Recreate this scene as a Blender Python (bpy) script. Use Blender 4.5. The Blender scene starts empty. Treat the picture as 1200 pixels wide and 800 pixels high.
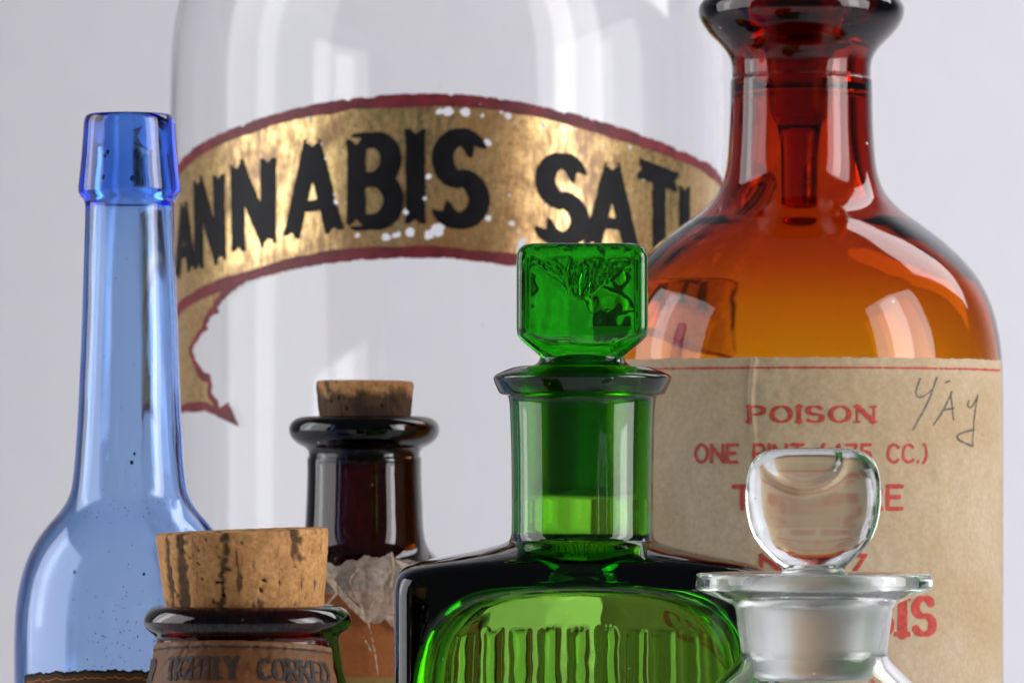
import bpy, bmesh, math
import numpy as np
from mathutils import Vector, noise

# ------------------------------------------------------------------ camera, world, lights, exposure
F, Y0, EYE = 6200.0, 555.0, 0.118          # focal length in photo pixels, eye-level row, eye height (m)
sc = bpy.context.scene
C = sc.collection
cam = bpy.data.cameras.new('camera'); camo = bpy.data.objects.new('camera', cam); C.objects.link(camo)
camo.location = (0, 0, EYE); camo.rotation_euler = (math.pi/2, 0, 0)
cam.sensor_width = 36; cam.lens = 36*F/1200; cam.shift_y = (Y0-400)/1200
cam.clip_start = .05; cam.clip_end = 50
cam.dof.use_dof = True; cam.dof.focus_distance = 1.10; cam.dof.aperture_fstop = 48
sc.camera = camo
w = bpy.data.worlds.new('World'); sc.world = w; w.use_nodes = True
w.node_tree.nodes['Background'].inputs[0].default_value = (.62, .66, .75, 1)
w.node_tree.nodes['Background'].inputs[1].default_value = .11

def softbox(name, loc, target, sx, sy, power, col, spread=115):
    l = bpy.data.lights.new(name, 'AREA'); l.shape = 'RECTANGLE'; l.size = sx; l.size_y = sy
    l.energy = power; l.color = col; l.spread = math.radians(spread)
    o = bpy.data.objects.new(name, l); C.objects.link(o); o.location = loc
    o.rotation_euler = (Vector(target)-Vector(loc)).to_track_quat('-Z', 'Y').to_euler()
softbox('softbox_right', (.66, .86, .34), (.0, 1.0, .22), .52, .62, 2.75, (1, .985, .99), 130)
softbox('softbox_right_core', (.62, .88, .34), (.0, 1.02, .22), .16, .5, .7, (1, .985, .99), 130)
softbox('softbox_left', (-.70, 1.20, .34), (0, 1.22, .22), .74, .62, 3.3, (.97, .98, 1), 160)
softbox('softbox_left_core', (-.66, 1.30, .34), (0, 1.22, .22), .12, .5, .4, (.97, .98, 1), 160)
softbox('backdrop_lamp', (.56, 1.62, .66), (.16, 2.16, .15), .7, .5, 5.2, (1, .985, 1), 180)
sc.view_settings.view_transform = 'Standard'; sc.view_settings.look = 'None'
sc.view_settings.exposure = 0; sc.view_settings.gamma = 1
cy = sc.cycles
cy.use_denoising = True; cy.max_bounces = 24; cy.transmission_bounces = 24; cy.glossy_bounces = 10
cy.transparent_max_bounces = 12; cy.caustics_refractive = True; cy.caustics_reflective = True
cy.blur_glossy = .4; cy.sample_clamp_indirect = 12

# ------------------------------------------------------------------ materials
def new_mat(name):
    m = bpy.data.materials.new(name); m.use_nodes = True
    nt = m.node_tree; return m, nt, nt.nodes['Principled BSDF'], nt.nodes['Material Output']
def N(nt, typ, **kw):
    n = nt.nodes.new(typ)
    for k, v in kw.items():
        if k in n.inputs.keys() if isinstance(k, str) else False: n.inputs[k].default_value = v
        else: setattr(n, k, v)
    return n
def coords(nt, scale=(1, 1, 1)):
    t = nt.nodes.new('ShaderNodeTexCoord'); mp = nt.nodes.new('ShaderNodeMapping')
    mp.inputs['Scale'].default_value = scale
    nt.links.new(t.outputs['Object'], mp.inputs['Vector']); return mp.outputs['Vector']
def tnoise(nt, vec, scale, detail=4, rough=.55, dist=0):
    n = nt.nodes.new('ShaderNodeTexNoise'); n.inputs['Scale'].default_value = scale
    n.inputs['Detail'].default_value = detail; n.inputs['Roughness'].default_value = rough
    n.inputs['Distortion'].default_value = dist
    nt.links.new(vec, n.inputs['Vector']); return n.outputs['Fac']
def ramp(nt, fac, stops):
    r = nt.nodes.new('ShaderNodeValToRGB'); e = r.color_ramp.elements
    while len(e) < len(stops): e.new(.5)
    for el, (p, c) in zip(e, stops):
        el.position = p; el.color = (*c, 1) if len(c) == 3 else c
    nt.links.new(fac, r.inputs['Fac']); return r.outputs['Color']
def mix(nt, fac, a, b, mode='MIX'):
    n = nt.nodes.new('ShaderNodeMix'); n.data_type = 'RGBA'; n.blend_type = mode
    for sock, v in ((n.inputs[0], fac), (n.inputs[6], a), (n.inputs[7], b)):
        if hasattr(v, 'default_value'): nt.links.new(v, sock)
        elif isinstance(v, (int, float)): sock.default_value = v
        else: sock.default_value = (*v, 1)
    return n.outputs[2]
def bump(nt, bsdf, height, strength, dist):
    b = nt.nodes.new('ShaderNodeBump'); b.inputs['Strength'].default_value = strength
    b.inputs['Distance'].default_value = dist
    nt.links.new(height, b.inputs['Height']); nt.links.new(b.outputs['Normal'], bsdf.inputs['Normal'])

def glass(name, sigma=None, rough=0.0, wave=.25, wscale=55, ior=1.5, ground=None, smudge=.05, dust=.83):
    """clear glass; sigma = absorption per metre for r, g, b; ground = (z0, z1, rmax, roughness) of a matt ground zone"""
    m, nt, b, out = new_mat(name)
    b.inputs['Base Color'].default_value = (1, 1, 1, 1); b.inputs['IOR'].default_value = ior
    v = coords(nt, (1, 1, .45)); vo = coords(nt)
    sm = ramp(nt, tnoise(nt, v, 45, 5, .65, .6), [(.48, (rough,)*3), (.72, (rough+smudge,)*3)])
    if ground:
        z0, z1, rm, gr = ground
        sp = nt.nodes.new('ShaderNodeSeparateXYZ'); nt.links.new(vo, sp.inputs[0])
        def math2(op, a, bb):
            n = nt.nodes.new('ShaderNodeMath'); n.operation = op
            for k, q in enumerate((a, bb)):
                if hasattr(q, 'default_value'): nt.links.new(q, n.inputs[k])
                else: n.inputs[k].default_value = q
            return n.outputs[0]
        r2 = math2('ADD', math2('MULTIPLY', sp.outputs['X'], sp.outputs['X']), math2('MULTIPLY', sp.outputs['Y'], sp.outputs['Y']))
        f = math2('MULTIPLY', math2('MULTIPLY', math2('GREATER_THAN', sp.outputs['Z'], z0), math2('LESS_THAN', sp.outputs['Z'], z1)), math2('LESS_THAN', r2, rm*rm))
        sm = mix(nt, f, sm, (gr,)*3)
    nt.links.new(sm, b.inputs['Roughness'])
    if dust: nt.links.new(ramp(nt, tnoise(nt, vo, 620, 1, .5), [(dust-.02, (1,)*3), (dust+.02, (.35,)*3)]), b.inputs['Transmission Weight'])
    else: b.inputs['Transmission Weight'].default_value = 1
    if wave: bump(nt, b, tnoise(nt, v, wscale, 2, .4), wave, .0012)
    if sigma:
        d = max(sigma)*1.02
        va = nt.nodes.new('ShaderNodeVolumeAbsorption'); va.inputs['Density'].default_value = d
        va.inputs['Color'].default_value = (*[1-s/d for s in sigma], 1)
        nt.links.new(va.outputs[0], out.inputs['Volume'])
    return m
def zr(y, D): return EYE+(Y0-y)*D/F
AMBER = (100, 385, 1600)
M = {}
M['clear'] = glass('clear_glass', (5, 3, 4.5), 0, .12, ground=(zr(772, 1.04), zr(679, 1.04), 82.4*1.04/F, .3))
M['jar'] = glass('jar_glass', (1, .8, .6), .05, .3, 26, 1.32)
M['amber'] = glass('amber_glass', AMBER, 0, .2, smudge=.02)
M['dark_amber'] = glass('dark_amber_glass', (800, 3600, 6000), 0, .2)
M['brown'] = glass('brown_glass', (440, 1700, 3300), 0, .2)
M['green'] = glass('green_glass', (400, 140, 800), 0, .10, 70, ground=(zr(585, 1.12), zr(436, 1.12), 71*1.12/F, .25))
M['green_stopper'] = glass('green_stopper_glass', (270, 66, 320), 0, .07, 90, ground=(-1, zr(436, 1.12)-zr(582, 1.12), 1, .25))
M['blue'] = glass('blue_glass', (285, 162, 14), .04, .3, 60, smudge=.16)
M['clear_stopper'] = glass('clear_stopper_glass', (5, 3, 4.5), .12, .3, 130, ground=(-1, zr(683, 1.04)-zr(800, 1.04), 1, .32))
M['amber_stopper'] = glass('amber_stopper_glass', (75, 300, 900), 0, .1, ground=(zr(140, 1.26)-zr(258, 1.26), zr(20, 1.26)-zr(258, 1.26), 1, .3))

def simple(name, col, rough=.6, metal=0, var=.25, scale=300, bmp=.2, stretch=(1, 1, 1)):
    m, nt, b, _ = new_mat(name); v = coords(nt, stretch)
    n = tnoise(nt, v, scale, 5)
    c = ramp(nt, n, [(.3, [x*(1-var) for x in col]), (.7, [min(1, x*(1+var)) for x in col])])
    nt.links.new(c, b.inputs['Base Color']); b.inputs['Roughness'].default_value = rough
    b.inputs['Metallic'].default_value = metal
    if bmp: bump(nt, b, n, bmp, .0003)
    return m
M['red_ink'] = simple('red_ink', (.50, .050, .032), .7, 0, .3, 900)
M['pencil'] = simple('pencil', (.10, .09, .085), .5, 0, .4, 2500)
M['black_ink'] = simple('black_ink', (.018, .012, .009), .6, 0, .5, 700)
M['black_ink'].node_tree.nodes['Principled BSDF'].inputs['Specular IOR Level'].default_value = .1
M['faded_ink'] = simple('faded_ink', (.030, .018, .012), .7, 0, .5, 500)
M['red_paint'] = simple('red_paint', (.15, .009, .016), .55, 0, .45, 260)
M['black_paint'] = simple('black_paint', (.006, .006, .0075), .5, 0, .5, 180)
M['black_paint'].node_tree.nodes['Principled BSDF'].inputs['Specular IOR Level'].default_value = .18

def backdrop_mat():
    m, nt, b, _ = new_mat('backdrop_paper'); v = coords(nt)
    n = tnoise(nt, v, 3.0, 3); n2 = tnoise(nt, v, 60, 4)
    c = mix(nt, .3, ramp(nt, n, [(.3, (.70, .695, .735)), (.7, (.755, .75, .785))]),
            ramp(nt, n2, [(.3, (.70, .695, .735)), (.7, (.765, .76, .795))]))
    nt.links.new(c, b.inputs['Base Color']); b.inputs['Roughness'].default_value = .9
    b.inputs['Specular IOR Level'].default_value = .1
    return m
M['backdrop'] = backdrop_mat()

def gold_mat():
    m, nt, b, _ = new_mat('worn_gold_leaf')
    v = coords(nt, (1, 1, .28)); vi = coords(nt)
    streak = tnoise(nt, v, 620, 6, .7); blot = tnoise(nt, vi, 48, 5, .6, .4); fine = tnoise(nt, vi, 700, 4, .7)
    g = ramp(nt, fine, [(.3, (.62, .40, .15)), (.7, (.86, .62, .30))])
    wear = ramp(nt, mix(nt, .5, streak, blot), [(.44, (0, 0, 0)), (.59, (1, 1, 1))])
    br = ramp(nt, streak, [(.3, (.13, .055, .016)), (.7, (.40, .22, .085))])
    col = mix(nt, wear, g, br)
    nt.links.new(col, b.inputs['Base Color'])
    mt = ramp(nt, wear, [(0, (.95,)*3), (1, (.15,)*3)])
    nt.links.new(mt, b.inputs['Metallic'])
    nt.links.new(ramp(nt, fine, [(.3, (.25,)*3), (.7, (.36,)*3)]), b.inputs['Roughness'])
    bump(nt, b, fine, .07, .0002)
    return m
M['gold'] = gold_mat()

def paper_mat(name, base, stain, dark, rough=.75, coat=0, fib=900):
    m, nt, b, _ = new_mat(name); v = coords(nt); vs = coords(nt, (1, 1, .22))
    blot = tnoise(nt, v, 26, 6, .62, .5); st = tnoise(nt, vs, 60, 5, .6); f = tnoise(nt, v, fib, 5, .7)
    spots = tnoise(nt, v, 300, 3, .6)
    c = ramp(nt, blot, [(.38, base), (.60, stain)])
    c = mix(nt, ramp(nt, st, [(.5, (0, 0, 0)), (.78, (.75,)*3)]), c, stain)
    c = mix(nt, ramp(nt, f, [(.40, (.30,)*3), (.62, (0, 0, 0))]), c, dark)
    c = mix(nt, ramp(nt, spots, [(.72, (0, 0, 0)), (.78, (.7,)*3)]), c, dark)
    nt.links.new(c, b.inputs['Base Color']); b.inputs['Roughness'].default_value = rough
    b.inputs['Coat Weight'].default_value = coat; b.inputs['Coat Roughness'].default_value = .22
    b.inputs['Specular IOR Level'].default_value = .25
    bump(nt, b, mix(nt, .5, f, blot), .35, .0006)
    return m
M['paper'] = paper_mat('aged_paper', (.60, .475, .33), (.51, .375, .22), (.30, .215, .125))
M['varnished'] = paper_mat('varnished_brown_paper', (.25, .097, .033), (.165, .062, .021), (.085, .032, .012), .6, .04, 600)
M['label_rim'] = paper_mat('varnished_pale_paper', (.30, .14, .056), (.21, .095, .038), (.10, .045, .018), .6, .04, 600)
M['brown_label'] = paper_mat('old_brown_paper', (.11, .058, .022), (.055, .028, .012), (.02, .011, .006))
M['orange_label'] = paper_mat('orange_brown_paper', (.44, .145, .036), (.33, .095, .024), (.2, .05, .014), .6)
M['yellow_band'] = paper_mat('ochre_paper', (.36, .22, .07), (.28, .16, .045), (.16, .08, .02), .6)

def torn_mat():
    m, nt, b, out = new_mat('torn_tissue_paper'); v = coords(nt)
    f = tnoise(nt, v, 260, 6, .7, .6); l = tnoise(nt, v, 90, 4, .6, .8)
    c = ramp(nt, f, [(.3, (.48, .33, .24)), (.65, (.72, .60, .49))])
    nt.links.new(c, b.inputs['Base Color']); b.inputs['Roughness'].default_value = .22
    tr = nt.nodes.new('ShaderNodeBsdfTransparent'); tr.inputs[0].default_value = (.95, .80, .62, 1)
    mx = nt.nodes.new('ShaderNodeMixShader')
    nt.links.new(ramp(nt, l, [(.35, (.28,)*3), (.7, (.80,)*3)]), mx.inputs[0])
    nt.links.new(tr.outputs[0], mx.inputs[1]); nt.links.new(b.outputs[0], mx.inputs[2])
    nt.links.new(mx.outputs[0], out.inputs['Surface'])
    bump(nt, b, f, .6, .001)
    return m
M['torn'] = torn_mat()
M['crease'] = simple('paper_crease', (.50, .37, .25), .6, 0, .2, 600)

def cork_mat(name, lift=1.0, seed=0.0, dirty=0.0):
    m, nt, b, _ = new_mat(name)
    t = nt.nodes.new('ShaderNodeTexCoord'); mp = nt.nodes.new('ShaderNodeMapping')
    mp.inputs['Location'].default_value = (seed, seed*.7, 0); mp.inputs['Scale'].default_value = (1, 1, .2)
    nt.links.new(t.outputs['Object'], mp.inputs['Vector'])
    v = coords(nt)
    lent = tnoise(nt, mp.outputs[0], 250, 4, .55, .6)
    fine = tnoise(nt, v, 900, 5, .7); mid = tnoise(nt, v, 190, 5, .6, .5)
    c = ramp(nt, mid, [(.3, (.38*lift, .18*lift, .06*lift)), (.7, (.58*lift, .31*lift, .12*lift))])
    c = mix(nt, ramp(nt, fine, [(.35, (.55,)*3), (.55, (0,)*3)]), c, (.22*lift, .09*lift, .028*lift))
    c = mix(nt, ramp(nt, lent, [(.58, (0,)*3), (.65, (.8,)*3)]), c, (.035, .020, .013))
    pa = nt.nodes.new('ShaderNodeAttribute'); pa.attribute_name = 'pit'
    c = mix(nt, pa.outputs['Fac'], c, (.030, .017, .010))
    if dirty:
        sx = nt.nodes.new('ShaderNodeSeparateXYZ'); nt.links.new(t.outputs['Object'], sx.inputs[0])
        ad = nt.nodes.new('ShaderNodeMath'); ad.operation = 'MULTIPLY_ADD'
        zz = nt.nodes.new('ShaderNodeMath'); zz.operation = 'MULTIPLY'; nt.links.new(sx.outputs['Z'], zz.inputs[0]); zz.inputs[1].default_value = 25
        nt.links.new(mid, ad.inputs[0]); ad.inputs[1].default_value = .2; nt.links.new(zz.outputs[0], ad.inputs[2])
        k = ramp(nt, ad.outputs[0], [(dirty, (.88,)*3), (dirty+.05, (0,)*3)])
        c = mix(nt, k, c, (.035, .02, .014))
    nt.links.new(c, b.inputs['Base Color']); b.inputs['Roughness'].default_value = .75
    b.inputs['Specular IOR Level'].default_value = .2
    bump(nt, b, mix(nt, .5, fine, lent), .5, .0006)
    return m
M['cork'] = cork_mat('cork', 1.18); M['cork_dirty'] = cork_mat('stained_cork', .95, .31, .50)
M['residue'] = simple('dark_residue', (.07, .075, .11), .7, 0, .4, 900)

# ------------------------------------------------------------------ helpers
def scale(D): return D/F
def root(name, label, cat, cx, D, z=0, group=None):
    o = bpy.data.objects.new(name, None); C.objects.link(o); o.empty_display_size = .02
    o.location = ((cx-600)*scale(D), D, z); o['label'] = label; o['category'] = cat
    if group: o['group'] = group
    return o
def ybase(D): return Y0+EYE/scale(D)                     # photo row of the table under something at distance D
def zrow(y, D): return EYE+(Y0-y)*scale(D)
def link_mesh(name, verts, faces, mat, parent=None, smooth=True, fix=False, mats=None, midx=None):
    me = bpy.data.meshes.new(name); me.from_pydata([tuple(v) for v in verts], [], faces)
    for mm in (mats or [mat]): me.materials.append(mm)
    if midx is not None: me.polygons.foreach_set('material_index', midx)
    if fix:
        bm = bmesh.new(); bm.from_mesh(me); bmesh.ops.recalc_face_normals(bm, faces=bm.faces); bm.to_mesh(me); bm.free()
    me.polygons.foreach_set('use_smooth', [smooth]*len(me.polygons)); me.update()
    o = bpy.data.objects.new(name, me); C.objects.link(o)
    if parent: o.parent = parent
    return o
def chaikin(p, it=3):
    p = [tuple(map(float, q)) for q in p]
    for _ in range(it):
        q = [p[0]]
        for a, b in zip(p, p[1:]):
            q.append((.75*a[0]+.25*b[0], .75*a[1]+.25*b[1])); q.append((.25*a[0]+.75*b[0], .25*a[1]+.75*b[1]))
        q.append(p[-1]); p = q
    return p
def dedupe(p):
    q = [p[0]]
    for a in p[1:]:
        if abs(a[0]-q[-1][0])+abs(a[1]-q[-1][1]) > .02: q.append(a)
    return q
def offset_in(p, t):
    """offset an outer profile (top to bottom) inwards along its normals"""
    out = []
    for i in range(len(p)):
        a, b = p[max(i-1, 0)], p[min(i+1, len(p)-1)]
        dx, dy = b[0]-a[0], b[1]-a[1]; L = math.hypot(dx, dy) or 1
        tt = t(p[i][1]) if callable(t) else t
        out.append((p[i][0]-dy/L*tt, p[i][1]+dx/L*tt))
    return out
def shell(outer, t, neck_y, base_y, mouth, corner=14, kick=16):
    """closed bottle profile: inner wall, lip, outer wall, punted base. outer: top to bottom; mouth = bore radius"""
    o = dedupe(chaikin(outer)); R = o[-1][0]
    body = [q for q in o if q[1] > neck_y]
    inn = offset_in(body, t); t = t(base_y) if callable(t) else t; inn = [(max(q[0], 1), q[1]) for q in inn if q[1] < base_y-3*t]
    mono = [inn[0]]
    for q in inn[1:]:
        if q[1] > mono[-1][1]+.01: mono.append(q)
    ri = mono[-1][0]
    inner = mono+chaikin([(ri, base_y-2.6*t), (ri, base_y-1.2*t), (ri-corner, base_y-1.1*t), (ri*.5, base_y-kick-t), (0, base_y-kick-t-4)], 2)
    bore = [(mouth, o[0][1]+2), (mouth, o[0][1]+(neck_y-o[0][1])*.5)]
    base = chaikin([(R, base_y-corner*2), (R, base_y-corner*.2), (R-corner, base_y), (R*.72, base_y), (R*.5, base_y-kick), (0, base_y-kick-3)], 2)
    p = [q for q in reversed(inner)]+[q for q in reversed(bore)]+o+base
    return dedupe(p)
def lathe(name, prof, D, mat, parent, seg=144, z0=0., wob=0., fix=True, sub_mats=None, zone=None):
    s = scale(D); V = []; Fc = []; rows = []; mi = []
    for (r, y) in prof:
        z = zrow(y, D)-z0
        if r < .05: rows.append([len(V)]); V.append((0, 0, z)); continue
        ring = []
        for k in range(seg):
            a = 2*math.pi*k/seg; rr = r*s
            if wob: rr += wob*noise.noise(Vector((math.cos(a)*1.7, math.sin(a)*1.7, z*26)))
            ring.append(len(V)); V.append((rr*math.cos(a), rr*math.sin(a), z))
        rows.append(ring)
    for i, (A, B) in enumerate(zip(rows, rows[1:])):
        n0 = len(Fc)
        if len(A) == 1 and len(B) == 1: continue
        for k in range(seg):
            j = (k+1) % seg
            if len(A) == 1: Fc.append((A[0], B[k], B[j]))
            elif len(B) == 1: Fc.append((A[k], B[0], A[j]))
            else: Fc.append((A[k], B[k], B[j], A[j]))
        mi += [zone(prof[i]) if zone else 0]*(len(Fc)-n0)
    return link_mesh(name, V, Fc, mat, parent, True, fix, sub_mats, mi if zone else None)
def loft(name, rings, D, mat, parent, seg=180, z0=0., disp=None, sub_mats=None, zone=None):
    """rings: (half width, half depth, superellipse power, row); closed with points at both ends"""
    s = scale(D); V = []; Fc = []; rows = []; mi = []
    for i, (a, b, p, y) in enumerate(rings):
        z = zrow(y, D)-z0
        if a < .05: rows.append([len(V)]); V.append((0, 0, z)); continue
        ring = []
        for k in range(seg):
            t = 2*math.pi*(k+.5)/seg; c, sn = math.cos(t), math.sin(t)
            r = ((abs(c)/a)**p+(abs(sn)/b)**p)**(-1/p)
            x, yy = r*c, r*sn; zz = z
            if disp: x, yy, dz = disp(x, yy, y, i); zz += dz*s
            ring.append(len(V)); V.append((x*s, yy*s, zz))
        rows.append(ring)
    for i, (A, B) in enumerate(zip(rows, rows[1:])):
        n0 = len(Fc)
        for k in range(seg):
            j = (k+1) % seg
            if len(A) == 1: Fc.append((A[0], B[k], B[j]))
            elif len(B) == 1: Fc.append((A[k], B[0], A[j]))
            else: Fc.append((A[k], B[k], B[j], A[j]))
        mi += [zone(rings[i][3]) if zone else 0]*(len(Fc)-n0)
    return link_mesh(name, V, Fc, mat, parent, True, True, sub_mats, mi if zone else None)

# ---- flat print: signed distance fields on a grid, contoured and wrapped round the glass
rng = np.random.default_rng(7)
def vnoise(U, Y, cell, seed=0):
    g = np.random.default_rng(seed).random((64, 64))*2-1
    a, b = U/cell, Y/cell; i, j = np.floor(a).astype(int), np.floor(b).astype(int); fa, fb = a-i, b-j
    fa = fa*fa*(3-2*fa); fb = fb*fb*(3-2*fb); q = lambda m, n: g[m % 64, n % 64]
    return (q(i, j)*(1-fa)+q(i+1, j)*fa)*(1-fb)+(q(i, j+1)*(1-fa)+q(i+1, j+1)*fa)*fb
class Layer:
    def __init__(s, u0, u1, y0, y1, cell):
        s.u = np.arange(u0, u1+cell, cell); s.y = np.arange(y0, y1+cell, cell); s.cell = cell
        s.U, s.Y = np.meshgrid(s.u, s.y); s.F = np.full(s.U.shape, 1e3)
    def win(s, u0, u1, y0, y1):
        i0, i1 = np.searchsorted(s.u, [u0, u1]); j0, j1 = np.searchsorted(s.y, [y0, y1]); return slice(j0, j1), slice(i0, i1)
    def seg(s, a, b, w0, w1=None, cap=True):
        w1 = w0 if w1 is None else w1; m = max(w0, w1)
        W = s.win(min(a[0], b[0])-m, max(a[0], b[0])+m, min(a[1], b[1])-m, max(a[1], b[1])+m)
        if s.F[W].size == 0: return
        px, py = s.U[W]-a[0], s.Y[W]-a[1]; dx, dy = b[0]-a[0], b[1]-a[1]; L2 = dx*dx+dy*dy or 1e-9
        t = (px*dx+py*dy)/L2; tc = np.clip(t, 0, 1); d = np.hypot(px-tc*dx, py-tc*dy)-(w0+(w1-w0)*tc)/2
        if not cap:
            L = math.sqrt(L2); d = np.maximum(np.abs(px*dy-py*dx)/L-(w0+(w1-w0)*tc)/2, np.abs(t-.5)*L-L/2)
        s.F[W] = np.minimum(s.F[W], d)
    def tri_cut(s, pts):
        P = np.array(pts); W = s.win(P[:, 0].min()-2, P[:, 0].max()+2, P[:, 1].min()-2, P[:, 1].max()+2)
        if s.F[W].size: s.F[W] = np.maximum(s.F[W], -polysdf(s.U[W], s.Y[W], pts))
    def poly(s, pts): s.F = np.minimum(s.F, polysdf(s.U, s.Y, pts))
def polysdf(U, Y, pts):
    d = np.full(U.shape, 1e9); ins = np.zeros(U.shape, bool)
    for (x0, y0), (x1, y1) in zip(pts, pts[1:]+pts[:1]):
        dx, dy = x1-x0, y1-y0; t = np.clip(((U-x0)*dx+(Y-y0)*dy)/(dx*dx+dy*dy+1e-12), 0, 1)
        d = np.minimum(d, np.hypot(U-x0-t*dx, Y-y0-t*dy))
        c = (y0 > Y) != (y1 > Y); ins ^= c & (U < dx*(Y-y0)/(dy if dy else 1e-12)+x0)
    return np.where(ins, -d, d)
def contour(L, name, place, mat, parent):
    """filled marching squares of L.F < 0; place(u, y) -> xyz arrays"""
    Fv = L.F; ins = Fv < 0; ny, nx = Fv.shape; pu, py, idx = [], [], {}
    def vid(key, u, y):
        if key not in idx: idx[key] = len(pu); pu.append(u); py.append(y)
        return idx[key]
    cnt = ins[:-1, :-1].astype(int)+ins[1:, :-1]+ins[:-1, 1:]+ins[1:, 1:]
    faces = []
    for j, i in zip(*np.nonzero(cnt)):
        cs = ((j, i), (j, i+1), (j+1, i+1), (j+1, i)); f = []
        for a, b in zip(cs, cs[1:]+cs[:1]):
            if ins[a]: f.append(vid((a, a), L.u[a[1]], L.y[a[0]]))
            if ins[a] != ins[b]:
                k = (a, b) if a < b else (b, a); t = Fv[k[0]]/(Fv[k[0]]-Fv[k[1]]); t = min(max(t, .02), .98)
                f.append(vid(k, L.u[k[0][1]]*(1-t)+L.u[k[1][1]]*t, L.y[k[0][0]]*(1-t)+L.y[k[1][0]]*t))
        if len(f) > 2: faces.append(f)
    X = np.stack(place(np.array(pu), np.array(py)), 1) if pu else np.zeros((0, 3))
    return link_mesh(name, X, faces, mat, parent)
def wrapper(D, R, prof_r, off, extra=None):
    """u (arc length in px at radius R), photo row -> position on the glass, off metres proud of it"""
    s = scale(D)
    def place(u, y):
        a = u/R; r = prof_r(y)*s+off+(extra(u, y) if extra else 0)
        return r*np.sin(a), -r*np.cos(a), EYE+(Y0-y)*s
    return place
def ang(x, cx, D, R):
    """angle round an upright cylinder of radius R px (axis at cx, distance D) that is seen at photo column x"""
    q = D/F; rr = R*q; a = math.asin(max(-1, min(1, (x-cx)/R)))
    for _ in range(40):
        d = D-rr*math.cos(a); b = math.asin(max(-1, min(1, ((x-600)/F*d-(cx-600)*q)/rr))); a = .5*a+.5*b
    return a
def front_row(y, D, R): return Y0+(y-Y0)*(D-R*D/F)/D      # row on the near side of a cylinder, as a row at its axis
def arc(cx, cy_, rx, ry, a0, a1, n=14):
    return [(cx+rx*math.cos(math.radians(a0+(a1-a0)*i/n)), cy_+ry*math.sin(math.radians(a0+(a1-a0)*i/n))) for i in range(n+1)]
G = {  # stroke letters in a unit box, y up: (width, strokes)
 'A': (.74, [[(0, 0), (.5, 1)], [(.5, 1), (1, 0)], [(.2, .30), (.8, .30)]]),
 'B': (.62, [[(0, 0), (0, 1)], [(0, 1), (.5, 1)]+arc(.5, .76, .44, .24, 80, -90)+[(0, .52)], [(.5, .52)]+arc(.5, .26, .5, .26, 80, -90)+[(0, 0)]]),
 'C': (.68, [arc(.56, .5, .56, .5, 48, 312, 22)]),
 'D': (.66, [[(0, 0), (0, 1)], [(0, 1), (.4, 1)]+arc(.4, .5, .6, .5, 85, -90, 18)+[(0, 0)]]),
 'E': (.56, [[(0, 0), (0, 1)], [(0, 1), (1, 1)], [(0, .52), (.8, .52)], [(0, 0), (1, 0)]]),
 'G': (.70, [arc(.56, .5, .56, .5, 48, 330, 22), [(1, .05), (1, .42)], [(.6, .42), (1, .42)]]),
 'H': (.66, [[(0, 0), (0, 1)], [(1, 0), (1, 1)], [(0, .5), (1, .5)]]),
 'I': (.0, [[(.5, 0), (.5, 1)]]),
 'K': (.66, [[(0, 0), (0, 1)], [(1, 1), (0, .38)], [(.33, .58), (1, 0)]]),
 'L': (.54, [[(0, 0), (0, 1)], [(0, 0), (1, 0)]]),
 'N': (.68, [[(0, 0), (0, 1)], [(0, 1), (1, 0)], [(1, 0), (1, 1)]]),
 'O': (.74, [arc(.5, .5, .5, .5, 0, 360, 30)]),
 'P': (.58, [[(0, 0), (0, 1)], [(0, 1), (.5, 1)]+arc(.5, .74, .5, .26, 85, -90)+[(0, .48)]]),
 'R': (.62, [[(0, 0), (0, 1)], [(0, 1), (.5, 1)]+arc(.5, .75, .46, .25, 85, -90)+[(0, .5)], [(.45, .5), (1, 0)]]),
 'S': (.60, [arc(.5, .745, .46, .255, 28, 262, 16)+arc(.5, .255, .5, .255, 82, -152, 16)]),
 'T': (.64, [[(.5, 0), (.5, 1)], [(0, 1), (1, 1)]]),
 'U': (.66, [[(0, 1), (0, .4)]+arc(.5, .36, .5, .36, 180, 360)+[(1, .4), (1, 1)]]),
 'V': (.70, [[(0, 1), (.5, 0)], [(.5, 0), (1, 1)]]),
 'Y': (.68, [[(0, 1), (.5, .46)], [(1, 1), (.5, .46)], [(.5, .46), (.5, 0)]]),
 '4': (.60, [[(.75, 0), (.75, 1)], [(.75, 1), (0, .3)], [(0, .3), (1, .3)]]),
 '5': (.56, [[(.95, 1), (.12, 1)], [(.12, 1), (.05, .55)]+arc(.45, .32, .5, .32, 120, -140)]),
 '7': (.56, [[(0, 1), (1, 1)], [(1, 1), (.3, 0)]]),
 '(': (.26, [arc(1.2, .5, 1.2, .62, 120, 240)]), ')': (.26, [arc(-.2, .5, 1.2, .62, 60, -60)]),
 '.': (.05, [[(.5, .0), (.5, .03)]]),
}
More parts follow.
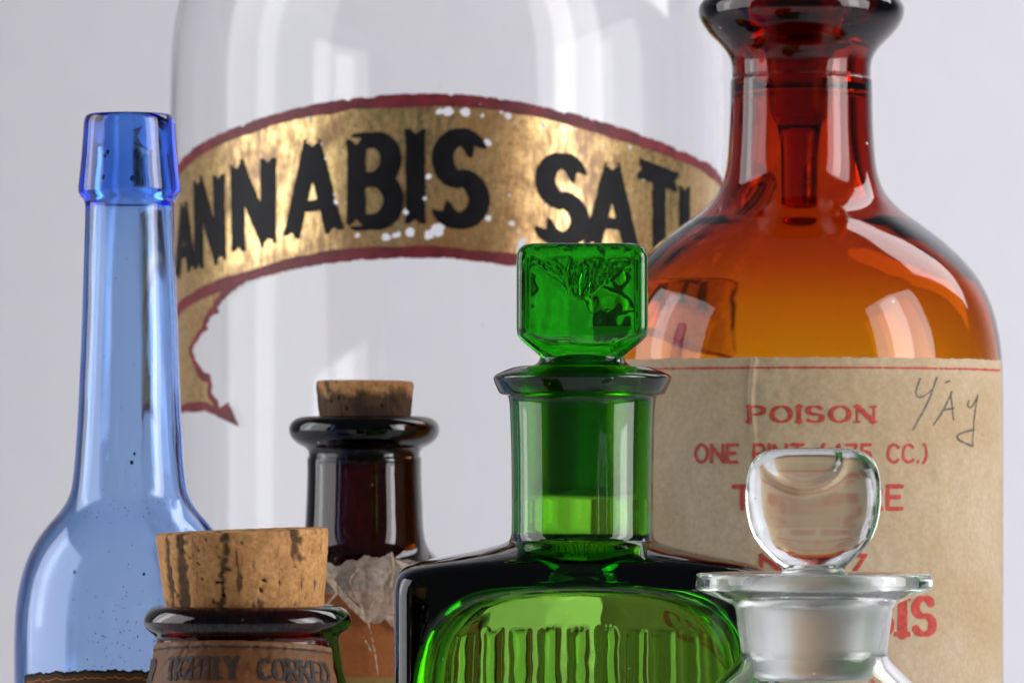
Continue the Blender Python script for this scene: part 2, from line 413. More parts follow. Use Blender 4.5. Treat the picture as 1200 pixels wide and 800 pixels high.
def write(L, text, u0, u1, y0, y1, thick, thin=None, serif=0, gap=.24, space=.42, curve=None, cap=True):
    """lay text between arc positions u0..u1, rows y0 (top)..y1 (bottom)"""
    thin = thick if thin is None else thin; h = (y1-y0)
    tot = sum(space if c == ' ' else G[c][0] for c in text)+gap*(len(text)-1); k = (u1-u0-thick)/(tot*h); u = u0+thick/2
    for c in text:
        if c == ' ': u += (space+gap)*h*k; continue
        wd, strokes = G[c]; wpx = wd*h*k; ht = h-thin
        P = lambda q: (u+q[0]*wpx if wd else u, y1-thin/2-q[1]*ht+(curve(u+q[0]*wpx) if curve else 0))
        for st in strokes:
            pts = [P(q) for q in st]
            for a, b in zip(pts, pts[1:]):
                v = abs(b[1]-a[1])/(math.hypot(b[0]-a[0], b[1]-a[1])+1e-9); wid = thin+(thick-thin)*v**1.2
                if c == 'N' and st[0] == (0, 1) and len(strokes) == 3 and st[1] == (1, 0): wid = thick
                elif c == 'N' and serif: wid = thin*1.25
                elif c in 'AV' and serif and v > .5: wid = thick if (st[0] == (.5, 1) or st[0] == (0, 1)) else thin*1.2
                L.seg(a, b, wid, cap=cap or len(pts) > 2)
            if serif and c not in 'OCSG().':
                for e, q in ((pts[0], st[0]), (pts[-1], st[-1])):
                    if q[1] in (0, 1) and abs(pts[0][1]-pts[-1][1]) > .3*h and len(st) == 2:
                        L.seg((e[0]-thick*.5-serif, e[1]), (e[0]+thick*.5+serif, e[1]), thin, cap=False)
        u += wpx+gap*h*k

# ------------------------------------------------------------------ setting: seamless paper sweep
def sweep():
    prof = [(-.6, 0), (.6, 0), (1.74, 0)]+[(1.74+.42*math.sin(math.radians(a)), .42-.42*math.cos(math.radians(a))) for a in range(5, 91, 5)]+[(2.16, .9), (2.16, 1.9)]
    V, Fc = [], []
    for x in (-1.7, 1.7): V += [(x, y, z) for y, z in prof]
    n = len(prof); Fc = [(i, n+i, n+i+1, i+1) for i in range(n-1)]
    o = link_mesh('backdrop', V, Fc, M['backdrop']); o['kind'] = 'structure'
sweep()

# ------------------------------------------------------------------ big clear jar with the gilt banner
def jar():
    D, cx, R = 1.47, 525, 325; yb = ybase(D)
    t = root('glass_jar', 'large clear glass jar with a painted gold banner, standing behind the other bottles', 'jar', cx, D)
    outer = [(118, -330), (150, -334), (166, -320), (150, -300), (132, -290), (130, -240), (134, -190), (180, -150), (262, -95), (306, -30), (321, 30), (325, 90), (325, 200), (325, 500), (325, yb-60)]
    lathe('glass_body', shell(outer, 7, -290, yb, 120, 26, 22), D, M['jar'], t, 200)
    U = lambda x: R*ang(x, cx, D, R)
    def u2(x, y): a = ang(x, cx, D, R); return (R*a, Y0+(y-Y0)*(1-R/F*math.cos(a)))
    tx = [(-620, 330), (-520, 262)]+[u2(*q) for q in ((207, 193), (250, 160), (330, 131), (400, 116), (480, 109), (560, 111), (640, 125), (720, 147), (800, 178), (842, 199))]+[(560, 262), (640, 330)]
    bx = [(-620, 510), (-520, 420)]+[u2(*q) for q in ((209, 368), (250, 346), (330, 319), (400, 307), (490, 302), (560, 306), (640, 320), (720, 343), (800, 378), (842, 400))]+[(560, 440), (640, 510)]
    def smooth_edge(p, n=260):
        p = chaikin(p, 3); u = np.linspace(-620, 640, n); return u, np.interp(u, [q[0] for q in p], [q[1] for q in p])
    ue, te = smooth_edge(tx); _, be = smooth_edge(bx)
    rad = lambda y: np.interp(y, [q[1] for q in outer], [q[0] for q in outer])
    L = Layer(-600, 620, 95, 520, 1.6)
    top, bot = np.interp(L.U, ue, te), np.interp(L.U, ue, be)
    rag = 2.2*vnoise(L.U, L.Y, 9, 1)+1.6*vnoise(L.U, L.Y, 3.6, 2)
    rag2 = 2.2*vnoise(L.U, L.Y, 26, 3)
    band = np.maximum(top-L.Y, L.Y-bot)
    side = np.abs(L.U-10)-585
    # the folded tail of the ribbon under its left end
    tail = [u2(*q) for q in ((318, 312), (267, 347), (256, 361), (258, 366), (249, 372), (243, 381), (245, 386), (235, 396), (226, 410), (232, 424), (240, 436), (247, 438), (250, 450), (249, 459), (256, 468), (258, 478), (269, 470), (281, 500), (262, 491), (243, 482), (216, 484))]+[(-520, 500), (-520, 400), (-440, 350)]
    tl = polysdf(L.U, L.Y, tail)
    # chips where the background shows through
    chips = [(525, 131, 5.5), (545, 132, 5.5), (595, 137, 3.5), (515, 131, 2), (636, 147, 3.5), (572, 167, 3), (452, 278, 5), (463, 276, 3), (481, 272, 6), (503, 276, 5.5), (513, 269, 8), (476, 249, 3.2), (572, 257, 3.2), (612, 285, 4.5), (608, 292, 3), (394, 236, 3.2), (565, 136, 1.8), (497, 233, 2), (467, 275, 2), (419, 276, 2.4), (502, 207, 1.8), (600, 262, 1.8)]
    hole = np.full(L.U.shape, 1e3)
    for x, y, r in chips: hx, hy = u2(x, y); hole = np.minimum(hole, np.hypot(L.U-hx, L.Y-hy)+1.3*vnoise(L.U, L.Y, 3, 9)+1.6*vnoise(L.U, L.Y, 5, 19)-r*.72)
    r2 = np.random.default_rng(3)
    for _ in range(36):
        uu, yy, rr = r2.uniform(-200, 300), r2.uniform(115, 300), r2.uniform(.5, 1.2); hole = np.minimum(hole, np.hypot(L.U-uu, L.Y-yy)-rr)
    whole = np.maximum(np.minimum(np.maximum(band, side), tl)+np.maximum(rag, -1), -hole)
    L.F = whole+1.2
    bn = contour(L, 'banner', wrapper(D, R, rad, .00012), M['gold'], t)
    bn['label'] = 'worn gold leaf ribbon banner'
    wd = 14+rag2
    edge = np.minimum(np.abs(L.Y-top-wd/2)-wd/2, np.abs(L.Y-bot+wd/2)-wd/2)+.5*vnoise(L.U, L.Y, 5, 5)
    edge = np.maximum(edge, side)
    te_ = np.maximum(np.maximum(tl, -tl-10-rag2), -(L.Y-bot)-1)
    edge = np.where(L.Y > bot, te_, edge)
    L.F = np.maximum(edge, whole); contour(L, 'border', wrapper(D, R, rad, .00024), M['red_paint'], bn)
    # letters: quads in photo coordinates (top-left, top-right, bottom-right, bottom-left)
    Q = lambda a, b, c, d: [u2(*p) for p in (a, b, c, d)]
    w0 = 21.5
    letters = [('C', [(-530, 268), (-468, 226), (-468, 338), (-530, 378)]),
      ('A', Q((207, 243), (229, 232), (230, 316), (206, 330))),
      ('N', Q((228, 209), (263, 200), (265, 306), (229, 321))), ('N', Q((271, 190), (323, 181), (323, 286), (273, 300))),
      ('A', Q((333, 166), (402, 158), (402, 274), (333, 283))), ('B', Q((407, 155), (472, 151), (473, 270), (407, 273))),
      ('I', Q((475, 148), (499, 148), (499, 266), (475, 266))), ('S', Q((506, 149), (573, 150), (573, 270), (504, 270))),
      ('S', Q((628, 172), (691, 184), (689, 296), (623, 288))), ('A', Q((684, 186), (747, 194), (748, 300), (684, 292))),
      ('T', Q((741, 190), (798, 212), (798, 300), (741, 284))), ('I', Q((797, 214), (806, 218), (806, 308), (797, 304))),
      ('V', [(425, 226), (500, 258), (500, 360), (425, 330)]), ('A', [(500, 258), (585, 300), (585, 420), (500, 370)])]
    for ch, q in letters:
        q = np.array(q); cut = []
        L = Layer(q[:, 0].min()-18, q[:, 0].max()+18, q[:, 1].min()-18, q[:, 1].max()+18, 1.3)
        hw = w0/2
        wq = np.hypot(*(q[1]-q[0])); mx = min(.5, hw/max(wq, 1)) if ch != 'I' else 0
        my = hw/np.hypot(*(q[3]-q[0])) if ch in 'SCB' else .05
        def P(p):
            x = mx+p[0]*(1-2*mx); y = my+(1-p[1])*(1-2*my); return (q[0]*(1-x)+q[1]*x)*(1-y)+(q[3]*(1-x)+q[2]*x)*y
        for st in G[ch][1]:
            pts = [P(p) for p in st]; n = len(pts)-1
            for i in range(n):
                a, b = pts[i], pts[i+1]; v = abs(b[1]-a[1])/(np.hypot(*(b-a))+1e-9)
                wid = w0*(.80+.30*v) if n > 1 else (w0*(.62 if abs(st[0][1]-st[1][1]) < .1 and ch != 'T' else 1.0))
                L.seg(a, b, wid, cap=n > 1)
            if n == 1 and abs(st[0][1]-st[1][1]) < .1 and ch != 'T': continue
            ends = []
            if ch not in 'BD': ends = [(pts[0], pts[1], st[0]), (pts[-1], pts[-2], st[-1])]
            elif n == 1: ends = [(pts[0], pts[1], st[0]), (pts[-1], pts[-2], st[-1])]
            for e, f, qq in ends:
                if ch == 'T' and qq == (.5, 1): continue
                d = (e-f)/np.hypot(*(e-f)); nn = np.array((-d[1], d[0]))
                L.seg(e-d*10, e+d*2, w0*.98, w0*1.08, cap=False)
                if n > 1: cut.append([tuple(e-d*3), tuple(e+d*15+nn*w0*.75), tuple(e+d*15-nn*w0*.75)])
                else: cut.append([tuple(e-d*4), tuple(e+d*4+nn*w0*.40), tuple(e+d*4-nn*w0*.40)])
        for c in cut: L.tri_cut(c)
        L.F = L.F+.6*vnoise(L.U, L.Y, 9, 11)+.3*vnoise(L.U, L.Y, 2.8, 12)
        for x, y, r in chips: hx, hy = u2(x, y); L.F = np.maximum(L.F, -(np.hypot(L.U-hx, L.Y-hy)-r*.72-.5))
        n_letter = len([o for o in bn.children if o.name.startswith('letter')])
        contour(L, 'letter', wrapper(D, R, rad, .00038+.00003*(n_letter % 2)), M['black_paint'], bn)
jar()

# ------------------------------------------------------------------ tall blue bottle
def blue():
    D, cx = 1.20, 151.5; yb = ybase(D)
    t = root('glass_bottle', 'tall pale blue glass bottle with a long slim neck and no stopper', 'bottle', cx, D)
    outer = [(36, 136), (44, 133.5), (51, 135), (53.5, 142), (54, 152), (57, 190), (60, 216), (60.5, 224), (58, 230), (54, 234), (52, 240), (52, 250), (53.5, 310), (56, 380), (59, 450), (62, 510), (65, 555), (69, 580), (79, 597), (97, 617), (113, 641), (124, 668), (131, 700), (134, 735), (134.5, 800), (134.5, yb-50)]
    lathe('glass_body', shell(outer, lambda y: float(np.interp(y, [240, 300, 560, 640], [12, 9.5, 9, 8.5])), 245, yb, 34, 16, 14), D, M['blue'], t, 160, wob=.00025)
    rad = lambda y: np.interp(y, [q[1] for q in outer], [q[0] for q in outer])
    R = 134.5
    L = Layer(-150, 170, 772, yb-130, 1.6)
    top = front_row(785, D, R)+10*(np.abs(L.U+5)/140)**3+1.4*vnoise(L.U, L.Y*0, 9, 3)+1.5*vnoise(L.U, L.Y*0, 3, 4)
    body = np.maximum(np.maximum(top-L.Y, np.abs(L.U-5)-145), L.Y-(yb-140))
    L.F = body; lb = contour(L, 'label', wrapper(D, R, rad, .00012), M['brown_label'], t)
    L.F = np.maximum(np.maximum(L.Y-top-2.6-1.2*vnoise(L.U, L.Y, 5, 6), body), -900); contour(L, 'border', wrapper(D, R, rad, .00022), M['black_ink'], lb)
    L.F = np.maximum(np.abs(L.Y-top-9)-.9, np.abs(L.U-5)-138); contour(L, 'border', wrapper(D, R, rad, .00022), M['orange_label'], lb)
    # residue specks dried on the inner wall
    inner = lambda y: np.interp(y, [q[1] for q in outer], [q[0] for q in outer])-14
    bm = bmesh.new(); r2 = np.random.default_rng(5); s = scale(D)
    pts = [(161, 532, 1.7), (158, 542, 2.3), (96, 669, 2), (176, 671, 1.8), (94, 377, 1.2), (131, 181, 2.4), (128, 186, 2), (158, 212, 3), (126, 210, 2.5)]
    for _ in range(240): pts.append((r2.normal(150, 40), r2.choice([r2.normal(590, 14), r2.uniform(690, 790), r2.uniform(690, 790), r2.uniform(260, 780)]), r2.uniform(.25, .75)))
    for x, y, r in pts:
        ri = float(inner(y)); q = (x-cx)/ri
        if abs(q) > .9: continue
        a = math.asin(q); rr = ri*s-.0002
        res = bmesh.ops.create_icosphere(bm, subdivisions=1, radius=r*s)
        for v in res['verts']:
            v.co.z *= r2.uniform(1, 1.6); v.co += Vector((rr*math.sin(a), -rr*math.cos(a), zrow(y, D)))
    me = bpy.data.meshes.new('residue'); bm.to_mesh(me); bm.free(); me.materials.append(M['residue'])
    o = bpy.data.objects.new('residue', me); C.objects.link(o); o.parent = t; o['kind'] = 'stuff'
blue()

# ------------------------------------------------------------------ large amber poison bottle
def amber():
    D, cx = 1.26, 939; yb = ybase(D)
    t = root('glass_bottle', 'large amber glass bottle with a flared lip and a paper label printed POISON', 'bottle', cx, D)
    outer = [(64, -9), (92, -10), (112, -4), (120, 6), (121, 16), (117, 28), (106, 42), (92, 55), (83, 68), (81, 82), (81.6, 89), (80.4, 91.5), (82.8, 94), (83, 100), (83.5, 140), (86, 185), (90, 208), (98, 228), (117, 248), (141, 264), (172, 288), (199, 315), (216, 341), (226, 368), (232, 394), (235, 420), (236, 450), (236, 700), (236, yb-60)]
    lathe('glass_body', shell(outer, lambda y: float(np.interp(y, [60, 150, 230, 330, 420], [26, 26, 22, 13, 9])), 60, yb, 60, 22, 20), D, M['amber'], t, 180)
    R = 236; U = lambda x: R*ang(x, cx, D, R); FY = lambda y: front_row(y, D, R); rad = lambda y: np.full_like(y, 236.0)+(y < 440)*-1.0
    pl = lambda off, ex=None: wrapper(D, R, lambda y: np.interp(y, [394, 420, 450, 2000], [232.5, 235.2, 236.2, 236.2]), off, ex)
    cu = U(883)
    crease = lambda u, y: .0007*np.exp(-((u-cu-2*np.sin(y*.05))/2.2)**2)*np.clip((560-y)/90, 0, 1)+.00016*vnoise(u, y, 23, 8)+.0001*vnoise(u, y, 9, 9)
    L = Layer(-345, 325, 416, yb-60, 2.2)
    L.F = np.maximum(np.maximum(FY(418.5)+.8*vnoise(L.U, L.Y*0, 6, 2)-L.Y, L.Y-(yb-70)), np.abs(L.U+12)-322+1.2*vnoise(L.U*0, L.Y, 7, 4))
    lb = contour(L, 'label', pl(.00022, crease), M['paper'], t)
    L = Layer(-320, 310, 425, 760, .9)
    L.seg((-318, FY(430.5)), (300, FY(430.5)), 2.2, cap=False)
    write(L, 'POISON', U(876), U(1026), FY(475), FY(495), 5.4, 2.0, 1.6, .32)
    write(L, 'ONE PINT (475 CC.)', U(814), U(1086), FY(519), FY(543), 3.6, gap=.26, space=.46)
    write(L, 'TINCTURE', U(858), U(1058), FY(567), FY(598.5), 5, gap=.26)
    write(L, 'NO. 7', U(890), U(1016), FY(648), FY(671), 4.6, gap=.3)
    write(L, 'CANNABIS', U(786), U(1097), FY(699), FY(746), 12, 5, 4.2, .38)
    L.F = L.F+.35*vnoise(L.U, L.Y, 4, 21)+.35*vnoise(L.U, L.Y, 1.9, 22)
    o = contour(L, 'lettering', pl(.00034, crease), M['red_ink'], lb); o['label'] = 'red printed lettering'
    L = Layer(U(1060), U(1160), 440, 545, .8)
    for st in ([(1077, 443), (1071, 462), (1078, 466), (1091, 456)], [(1097, 441), (1086, 472), (1069, 503)],
               [(1114, 458), (1106, 477), (1093, 497)], [(1113, 460), (1116, 491)], [(1103, 480), (1117, 477)], [(1107, 447), (1112, 445)],
               [(1134, 468), (1133, 476), (1139, 476), (1145, 460)], [(1145, 460), (1139, 500), (1138, 522)], [(1138, 522), (1121, 515), (1119, 508), (1140, 502)]):
        p = chaikin([(U(x), FY(y)) for x, y in st], 2)
        for a, b in zip(p, p[1:]): L.seg(a, b, 1.9)
    L.F = L.F+.5*vnoise(L.U, L.Y, 3, 31)
    contour(L, 'handwriting', pl(.00034, crease), M['pencil'], lb)
    # ground stopper hanging in the neck, its knob above
    st = root('glass_stopper', 'amber glass stopper with a slim tip, hanging in the neck of the large amber bottle', 'stopper', cx-2, D, zrow(258, D))
    p = [(0, 258), (12, 257.5), (19, 255), (21.5, 248), (21.5, 200), (22, 178), (24, 160), (27, 146), (33, 139), (36, 130), (37, 90), (44, 40), (54, 0), (56, -26), (96, -30), (110, -40), (112, -58), (100, -76), (60, -86), (0, -88)]
    lathe('stopper_body', dedupe([(0, 258)]+chaikin(p[1:-1])+[(0, -88)]), D, M['amber_stopper'], st, 96, zrow(258, D))
amber()

# ------------------------------------------------------------------ corks
def cork(name, label, cx, D, rows, tilt, mat, seed, group):
    yb = max(r[1] for r in rows); s = scale(D); z0 = zrow(yb, D)
    t = bpy.data.objects.new(name, None)
    prof = chaikin(rows, 2); n = len(prof); dense = []
    for a, b in zip(prof, prof[1:]):
        k = max(1, int(math.hypot(a[0]-b[0], a[1]-b[1])/2.2)); dense += [(a[0]+(b[0]-a[0])*i/k, a[1]+(b[1]-a[1])*i/k) for i in range(k)]
    dense = dedupe(dense+[prof[-1]]); V, Fc, rowsv = [], [], []; seg = 300; dk = []
    for r, y in dense:
        z = zrow(y, D)-z0
        if r < .05: rowsv.append([len(V)]); V.append((0, 0, z)); dk.append(0); continue
        ring = []
        for k in range(seg):
            a = 2*math.pi*k/seg; q = Vector((math.cos(a)*r*s*1000, math.sin(a)*r*s*1000, z*1000))+Vector((seed, 0, seed))
            d = .00018*noise.noise(q*.35)+.00010*noise.noise(q*1.1)
            p1 = noise.noise(Vector((q.x*.33, q.y*.33, q.z*.05)))+.35*noise.noise(q*.8); p2 = noise.noise(q*.8+Vector((9, 9, 9))); p3 = noise.noise(Vector((q.x*1.6, q.y*1.6, q.z*.9)))
            k1, k2, k3 = min(1, max(0, (p1-.22)*6)), min(1, max(0, (p2-.56)*8)), min(1, max(0, (p3-.60)*7))
            d -= .00022*k1+.0009*k2+.0005*k3; dk.append(max(k1*.85, k2, k3*.9))
            rr = r*s+d*min(1, r/20); ring.append(len(V)); V.append((rr*math.cos(a), rr*math.sin(a), z+(.00015*noise.noise(q*.5) if r < rows[1][0]+2 else 0)))
        rowsv.append(ring)
    for A, B in zip(rowsv, rowsv[1:]):
        for k in range(seg):
            j = (k+1) % seg
            if len(A) == 1: Fc.append((A[0], B[k], B[j]))
            elif len(B) == 1: Fc.append((A[k], B[0], A[j]))
            else: Fc.append((A[k], B[k], B[j], A[j]))
    bpy.data.objects.remove(t)
    o = link_mesh(name, V, Fc, mat, None, True, True)
    at = o.data.attributes.new('pit', 'FLOAT', 'POINT'); at.data.foreach_set('value', dk)
    o.location = ((cx-600)*s, D, z0); o.rotation_euler = (0, tilt, math.radians(seed*7))
    o['label'] = label; o['category'] = 'cork'; o['group'] = group
    return o

# ------------------------------------------------------------------ small near-black amber bottle with a torn label
def dark():
    D, cx = 1.265, 427; yb = ybase(D)
    t = root('glass_bottle', 'small dark brown glass bottle with a thick rounded lip and torn paper on its shoulder', 'bottle', cx, D)
    outer = [(58, 489), (66, 487), (78, 488.5), (86, 494), (89, 503), (86, 513), (78, 520), (68, 525), (65, 530), (65.5, 535), (67.5, 538), (67, 543), (67, 560), (68.5, 600), (70, 625), (73, 638), (80, 648), (93, 658), (108, 671), (120, 690), (127, 715), (130, 750), (130, 820), (130, yb-50)]
    lathe('glass_body', shell(outer, 12, 528, yb, 57, 14, 14), D, M['dark_amber'], t, 144)
    cork('cork', 'dark stained cork stuck in the small dark brown bottle', cx, D, [(0, 446), (40, 446), (56, 446), (57.6, 450), (55, 475), (53.5, 487), (52, 520), (50, 540), (46, 545), (0, 545)], math.radians(.6), M['cork_dirty'], 3.0, 'corks in bottle necks')
    R = 130; rad = lambda y: np.interp(y, [q[1] for q in outer], [q[0] for q in outer])
    L = Layer(-125, 125, 684, 1000, 2)
    L.F = np.maximum(np.maximum(690+3*vnoise(L.U, L.Y*0, 14, 2)-L.Y, L.Y-985), np.abs(L.U)-118)
    lb = contour(L, 'label', wrapper(D, R, rad, .0002), M['orange_label'], t)
    L.F = np.maximum(np.abs(L.Y-815)-27, np.abs(L.U)-117); contour(L, 'band', wrapper(D, R, rad, .0003), M['yellow_band'], lb)
    # torn, crumpled paper over the shoulder
    def U(x, y): r = float(rad(y)); return R*math.asin(max(-1, min(1, (x-cx)/r)))
    folds = lambda u, y: .0009+.0007*np.abs(np.sin(np.arctan2(u-4, 740-y)*6.5+.8*vnoise(u, y, 20, 4)))*np.clip(np.hypot(u-4, y-740)/70, 0, 1.2)+.0004*np.abs(vnoise(u, y, 7, 5))+.0010*np.clip((690-y)/40, 0, 1)
    rp = lambda y: np.interp(y, [640, 650, 660, 675, 690, 720, 900], [90, 98, 106, 116, 123, 129, 131])
    Up = lambda x, y: R*math.asin((x-cx)/float(rp(y)))
    L = Layer(-70, 70, 640, 815, 1.2)
    P = [(382, 646), (392, 656), (402, 661), (408, 658), (412, 654), (421, 655), (429, 648), (437, 651), (445, 652), (451, 650), (457, 645), (461, 652), (472, 654), (482, 656), (486, 700), (474, 735), (462, 732), (452, 722), (444, 728), (436, 722), (424, 704), (408, 690), (398, 694), (388, 690), (374, 690), (372, 648)]
    L.F = polysdf(L.U, L.Y, [(Up(*q), q[1]) for q in P])+1.2*vnoise(L.U, L.Y, 6, 6)+.8*vnoise(L.U, L.Y, 2.5, 7)
    pp = contour(L, 'torn_paper', wrapper(D, R, rp, .0004, folds), M['torn'], t); pp['label'] = 'crumpled translucent torn paper'
    L = Layer(-70, 70, 640, 815, .9)
    for st, wd in (([(384, 648), (392, 672), (410, 698), (434, 722)], 7), ([(390, 706), (402, 690), (404, 688)], 2.2), ([(457, 646), (461, 664), (458, 684)], 3), ([(414, 678), (420, 668), (424, 664)], 2.2), ([(434, 722), (438, 738), (442, 760), (446, 790)], 1.0), ([(429, 741), (434, 749), (437, 757)], 1.8), ([(414, 676), (424, 700), (434, 722)], .9), ([(450, 690), (436, 706), (434, 722)], .9)):
        p = chaikin([(Up(*q), q[1]) for q in st], 2)
        for a, b in zip(p, p[1:]): L.seg(a, b, wd)
    L.F = L.F+.8*vnoise(L.U, L.Y, 4, 41)
    contour(L, 'crease', wrapper(D, R, rp, .00055, folds), M['crease'], pp)
dark()

# ------------------------------------------------------------------ green ribbed poison bottle and its square stopper
def green():
    D, cx = 1.12, 682.5; yb = ybase(D); s = scale(D)
    t = root('glass_bottle', 'green glass bottle with a flat ribbed front panel and a square shouldered body', 'bottle', cx, D)
    neck = [(70, 432), (72, 428.5), (78, 429.5), (84, 431), (99, 437), (104.5, 441), (104.5, 444.5), (101, 453), (97.5, 460), (95, 462.5), (88, 463.5), (86, 467), (85, 480), (83.5, 520), (83, 580), (83, 618), (83.5, 628), (86, 633)]
    neck = dedupe(chaikin(neck, 2))
    rings = [(r, r, 2, y) for r, y in neck]
    sh = [(90, 90, 2, 635), (96, 95, 2.1, 637.5), (111, 102, 2.3, 641), (127, 108, 2.6, 645), (146, 115, 3, 648.5), (165, 121, 3.5, 652.5), (184, 126.5, 4.2, 656), (200, 131, 5, 660), (208, 134, 6, 664), (213.5, 136.5, 7, 669), (217, 138.2, 8, 676), (218.6, 139, 8.8, 685)]
    ys = [q[3] for q in sh]; yy = np.concatenate([np.linspace(635.5, 690, 46)])
    col = lambda k: np.interp(yy, ys+[691], [q[k] for q in sh]+[(219, 139.3, 9)[k]])
    for k in (0,): pass
    A, B, P = col(0), col(1), col(2)
    def sm(v):
        v = v.copy()
        for _ in range(4): v[1:-1] = (v[:-2]+2*v[1:-1]+v[2:])/4
        return v
    A, B, P = sm(A), sm(B), sm(P)
    rings += list(zip(A, B, P, yy))
    rings += [(219, 139.3, 9, y) for y in np.arange(692, 832, 2.0)]+[(219, 139.3, 9, y) for y in np.arange(834, yb-26, 12)]
    n_out = len(rings)
    rings += [(219, 139, 9, yb-14), (217, 137, 8, yb-5), (212, 132, 6, yb), (170, 100, 5, yb), (120, 70, 4, yb-10), (0, 0, 2, yb-12)]
    # inner wall
    T = 11; inn = []
    inn += [(70, 70, 2, y) for y in (440, 470, 520, 580, 620, 640)]+[(71, 71, 2, 655), (69, 69, 2, 666), (69, 70, 2, 673), (86, 90, 2.1, 676.5), (106, 112, 2.5, 679), (124, 123, 3.2, 682), (138, 127.5, 4.2, 686), (149, 129, 5.2, 691.5), (159, 129.5, 6.2, 699), (168, 129.5, 7, 708), (177, 129.5, 7.6, 720), (185, 129.5, 8, 735), (191, 129.5, 8, 752), (195, 129.5, 8, 772), (197, 129.5, 8, 790)]
    inn = [tuple(q) for q in inn]
    inn += [(198, 129.5, 8, y) for y in np.arange(810, yb-40, 12)]+[(186, 127, 5.4, yb-32), (170, 112, 4.5, yb-24), (120, 70, 4, yb-26), (0, 0, 2, yb-28)]
    full = list(reversed(inn))+rings; off = len(inn)
    sstep = lambda e0, e1, x: (lambda q: q*q*(3-2*q))(min(1, max(0, (x-e0)/(e1-e0))))
    def arch(x): return np.interp(abs(x), [0, 65, 118, 152, 172, 182, 187], [684, 686.5, 695, 708, 724, 742, 775])
    def disp(x, y, row, i):
        if i >= off and row > 676 and row < yb-20:
            if abs(y) > 100 and abs(x) < 190:
                e = min(row-float(arch(x)), (187-abs(x))*1.0); d = -1.2*sstep(-1.5, 6, e)
                jag = 5*noise.noise(Vector((x*.05, 0, 8)))+2*noise.noise(Vector((x*.4, 0, 8)))
                if abs(x) < 172 and y > 0:
                    k = ((x+400) % 34.5)/34.5-.5; rib = max(0, 1-(k/.36)**2)**.5
                    d += 5.5*rib*sstep(737+jag, 746+jag, row)
                d += .12*noise.noise(Vector((x*.06, row*.06, 1 if y < 0 else 5)))
                y += math.copysign(1, y)*d
        return x, y, 0
    loft('glass_body', full, D, M['green'], t, 560, 0, disp)
    # stopper
    z0 = zrow(582, D)
    st = root('glass_stopper', 'square cut green glass stopper standing in the green bottle', 'stopper', cx-.5, D, z0)
    r = [(0, 0, 8, 286), (40, 24, 8, 286), (60, 38, 8, 286.4), (69, 44, 8, 288.5), (74, 48, 8, 293), (76.6, 50, 8, 300)]
    r += [(77, 50.5, 8, y) for y in np.arange(304, 388, 3)]
    r += [(76.5, 50, 8, 390), (75, 49, 7.5, 395), (69, 47, 6, 401), (61, 45, 5, 408), (54, 43, 4, 413.5), (50, 42, 3, 417), (49, 44, 2.4, 419), (50.5, 50.5, 2, 421), (51.5, 51.5, 2, 424), (55, 55, 2, 427), (62, 62, 2, 430), (66.5, 66.5, 2, 434), (67.8, 67.8, 2, 440), (66.5, 66.5, 2, 500), (65.5, 65.5, 2, 560), (64, 64, 2, 572), (59, 59, 2, 579), (40, 40, 2, 581), (0, 0, 2, 582.5)]
    def d2(x, y, row, i):
        if 296 < row < 392:
            ex = min(1, max(0, (66-abs(x))/5)); ez = min(1, max(0, (row-297)/6))*min(1, max(0, (392-row)/6))
            if abs(y) > 30:
                m = ex*ez; y -= math.copysign(2.4*m, y)
                if y > 0:       # back face crumpled in a fan, shaped so the refraction darkens there
                    q = Vector((x*.11, row*.11, 2)); half = max(5, 58-max(0, row-312)*1.55)
                    fan = min(1, max(0, (half-abs(x+2))/7))*min(1, max(0, (row-302)/5))*min(1, max(0, (352-row)/6))
                    y -= (9*noise.noise(Vector((math.atan2(x+2, 362-row)*5.5, math.hypot(x+2, 362-row)*.03, 4)))+1.5*noise.noise(q*2.2)+.8*noise.noise(q*6))*m*fan
                    if row > 334: y -= m*sstep(334, 372, row)*(3.5*sstep(-18, 14, x)*(1-x/75)+.5*noise.noise(q*.8))
                else: y += .5*noise.noise(Vector((x*.05, row*.05, 7)))*m
        return x, y, 0
    loft('stopper_body', r, D, M['green_stopper'], st, 420, z0, d2)
green()

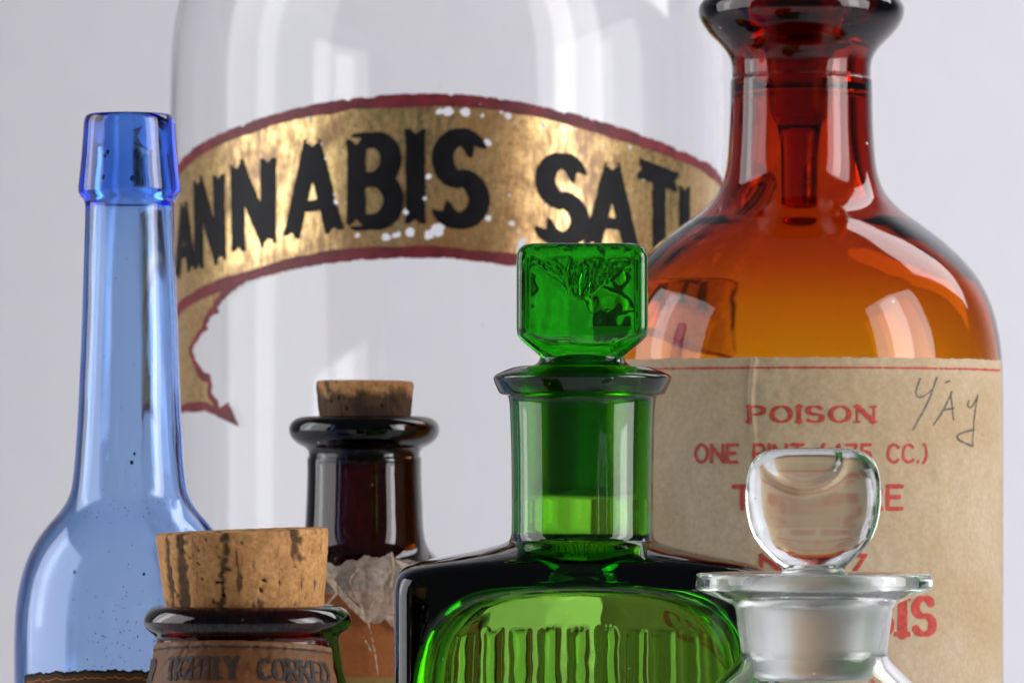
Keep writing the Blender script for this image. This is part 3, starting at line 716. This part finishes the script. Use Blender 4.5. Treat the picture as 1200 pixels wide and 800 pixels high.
# ------------------------------------------------------------------ brown bottle with the big cork
def front():
    D, cx = 1.05, 290; yb = ybase(D)
    t = root('glass_bottle', 'squat brown glass bottle with a varnished brown label about being tightly corked', 'bottle', cx, D)
    outer = [(96, 711), (100, 708.5), (108, 709), (116, 714), (121.5, 723), (122, 729), (118, 737), (111, 742), (107.5, 745), (107, 750), (108, 758), (111, 778), (116, 800), (124, 830), (132, 870), (135, 910), (135, yb-50)]
    lathe('glass_body', shell(outer, 10, 748, yb, 96, 14, 14), D, M['brown'], t, 160)
    cork('cork', 'large mottled tan cork standing high out of the squat brown bottle', cx-1, D, [(0, 620), (80, 620.5), (99, 621), (101.5, 625), (98, 660), (92.5, 709), (90, 735), (88, 752), (82, 757), (0, 757)], math.radians(-2.2), M['cork'], 1.0, 'corks in bottle necks')
    R = 109; rad = lambda y: np.interp(y, [q[1] for q in outer], [q[0] for q in outer])
    U = lambda x: R*ang(x, cx, D, R); FY = lambda y: front_row(y, D, R)
    dip = lambda u: 7.5*np.abs(u/125.)**2+.022*u
    wr = .0001
    L = Layer(-160, 160, 740, yb-70, 1.5)
    L.F = np.maximum(np.maximum(FY(750)+dip(L.U)+.5*vnoise(L.U, L.Y*0, 8, 3)-L.Y, L.Y-(yb-90)), np.maximum(L.U-124, -L.U-150))
    folds = lambda u, y: .00015*vnoise(u, y, 12, 14)+.0001*vnoise(u+.5*y, y, 5, 15)
    lb = contour(L, 'label', wrapper(D, R, rad, .0003, folds), M['varnished'], t)
    body = L.F.copy()
    L = Layer(-160, 160, 740, 830, .7)
    line = FY(757)+dip(L.U)
    L.F = np.maximum(np.maximum(FY(750.6)+dip(L.U)-L.Y, L.Y-line), np.maximum(L.U-123, -L.U-149)); contour(L, 'border', wrapper(D, R, rad, .0004, folds), M['label_rim'], lb)
    L.F = np.maximum(np.abs(L.Y-line)-.8+.5*vnoise(L.U, L.Y, 5, 2), np.maximum(L.U-123, -L.U-149))
    cv = lambda u: float(dip(u))
    write(L, 'KEEP', -150, U(187), FY(769), FY(794), 4.6, 1.5, 1.8, .26, curve=cv)
    write(L, 'TIGHTLY', U(199.5), U(281), FY(769.5), FY(794.5), 4.6, 1.5, 1.8, .26, curve=cv)
    write(L, 'CORKED', U(302), U(381), FY(770), FY(795), 4.6, 1.5, 1.8, .24, curve=cv)
    wearn = .9*vnoise(L.U, L.Y, 6, 51)+.9*vnoise(L.U, L.Y, 2.2, 52)
    L.F = L.F+wearn*.5-.1
    contour(L, 'lettering', wrapper(D, R, rad, .0005, folds), M['faded_ink'], lb)
front()

# ------------------------------------------------------------------ clear bottle with ground stopper
def clear():
    D, cx = 1.04, 954; yb = ybase(D)
    t = root('glass_bottle', 'small clear glass bottle with a wide flat disc lip', 'bottle', cx, D)
    outer = [(84, 675.5), (88, 672), (124, 671), (136, 671), (138.5, 673.5), (139, 681), (138.5, 689), (135, 692), (118, 698), (102, 704.5), (94, 709), (91.5, 714), (90, 730), (87, 750), (85.5, 762), (86.5, 768), (93, 777), (108, 791), (126, 810), (142, 835), (152, 870), (155, 910), (155, yb-50)]
    lathe('glass_body', shell(outer, 11, 766, yb, 81.5, 16, 14), D, M['clear'], t, 180)
    o = bpy.data.objects[t.children[0].name]
    # head of the stopper: pressed disc; its ground plug sits in the neck
    yl = 800; z0 = zrow(yl, D)
    st = root('glass_stopper', 'clear glass disc stopper with a frosted plug in the clear bottle', 'stopper', cx-1, D, z0)
    r = [(0, 0, 3, 524.5), (30, 9, 2.6, 524.7), (46, 16, 2.8, 526), (58, 22, 3, 529), (66, 28, 3.2, 534), (72, 33, 3.4, 541), (76, 38, 3.6, 551), (78.4, 40, 3.8, 563), (79, 41, 3.9, 576), (78.6, 41, 3.9, 590), (77, 40.5, 3.8, 604), (74, 39.5, 3.6, 617), (68.5, 40, 4, 630), (60, 39, 3.6, 642), (50, 36, 2.9, 652), (42, 31, 2.2, 660), (37.5, 32, 2, 666), (37, 34, 2, 670), (42, 38, 2, 673.5), (60, 58, 2, 676), (75, 75, 2, 677.5), (79, 79, 2, 680), (79, 79, 2, 684)]
    r += [(79-(y-684)*.075, 79-(y-684)*.075, 2, y) for y in np.arange(688, 792, 4)]+[(69, 69, 2, 795), (60, 60, 2, 799), (0, 0, 2, 800)]
    def up(rr):   # refine the head
        out = []
        for a, b in zip(rr, rr[1:]):
            k = 3 if a[3] < 672 else 1
            out += [tuple(a[j]+(b[j]-a[j])*i/k for j in range(4)) for i in range(k)]
        return out+[rr[-1]]
    r = up([tuple(q) for q in r])
    def d3(x, y, row, i):
        if row < 650 and y < 0:      # the ground, slightly dished ring near the top of the front face
            q = math.hypot((x+13)/47, (row-535)/36); y += 5*math.exp(-((q-1)/.13)**2)*min(1, -y/10)-3*max(0, 1-q)*min(1, -y/10)
        return x, y, 0
    loft('stopper_body', r, D, M['clear_stopper'], st, 240, z0, d3)
clear()
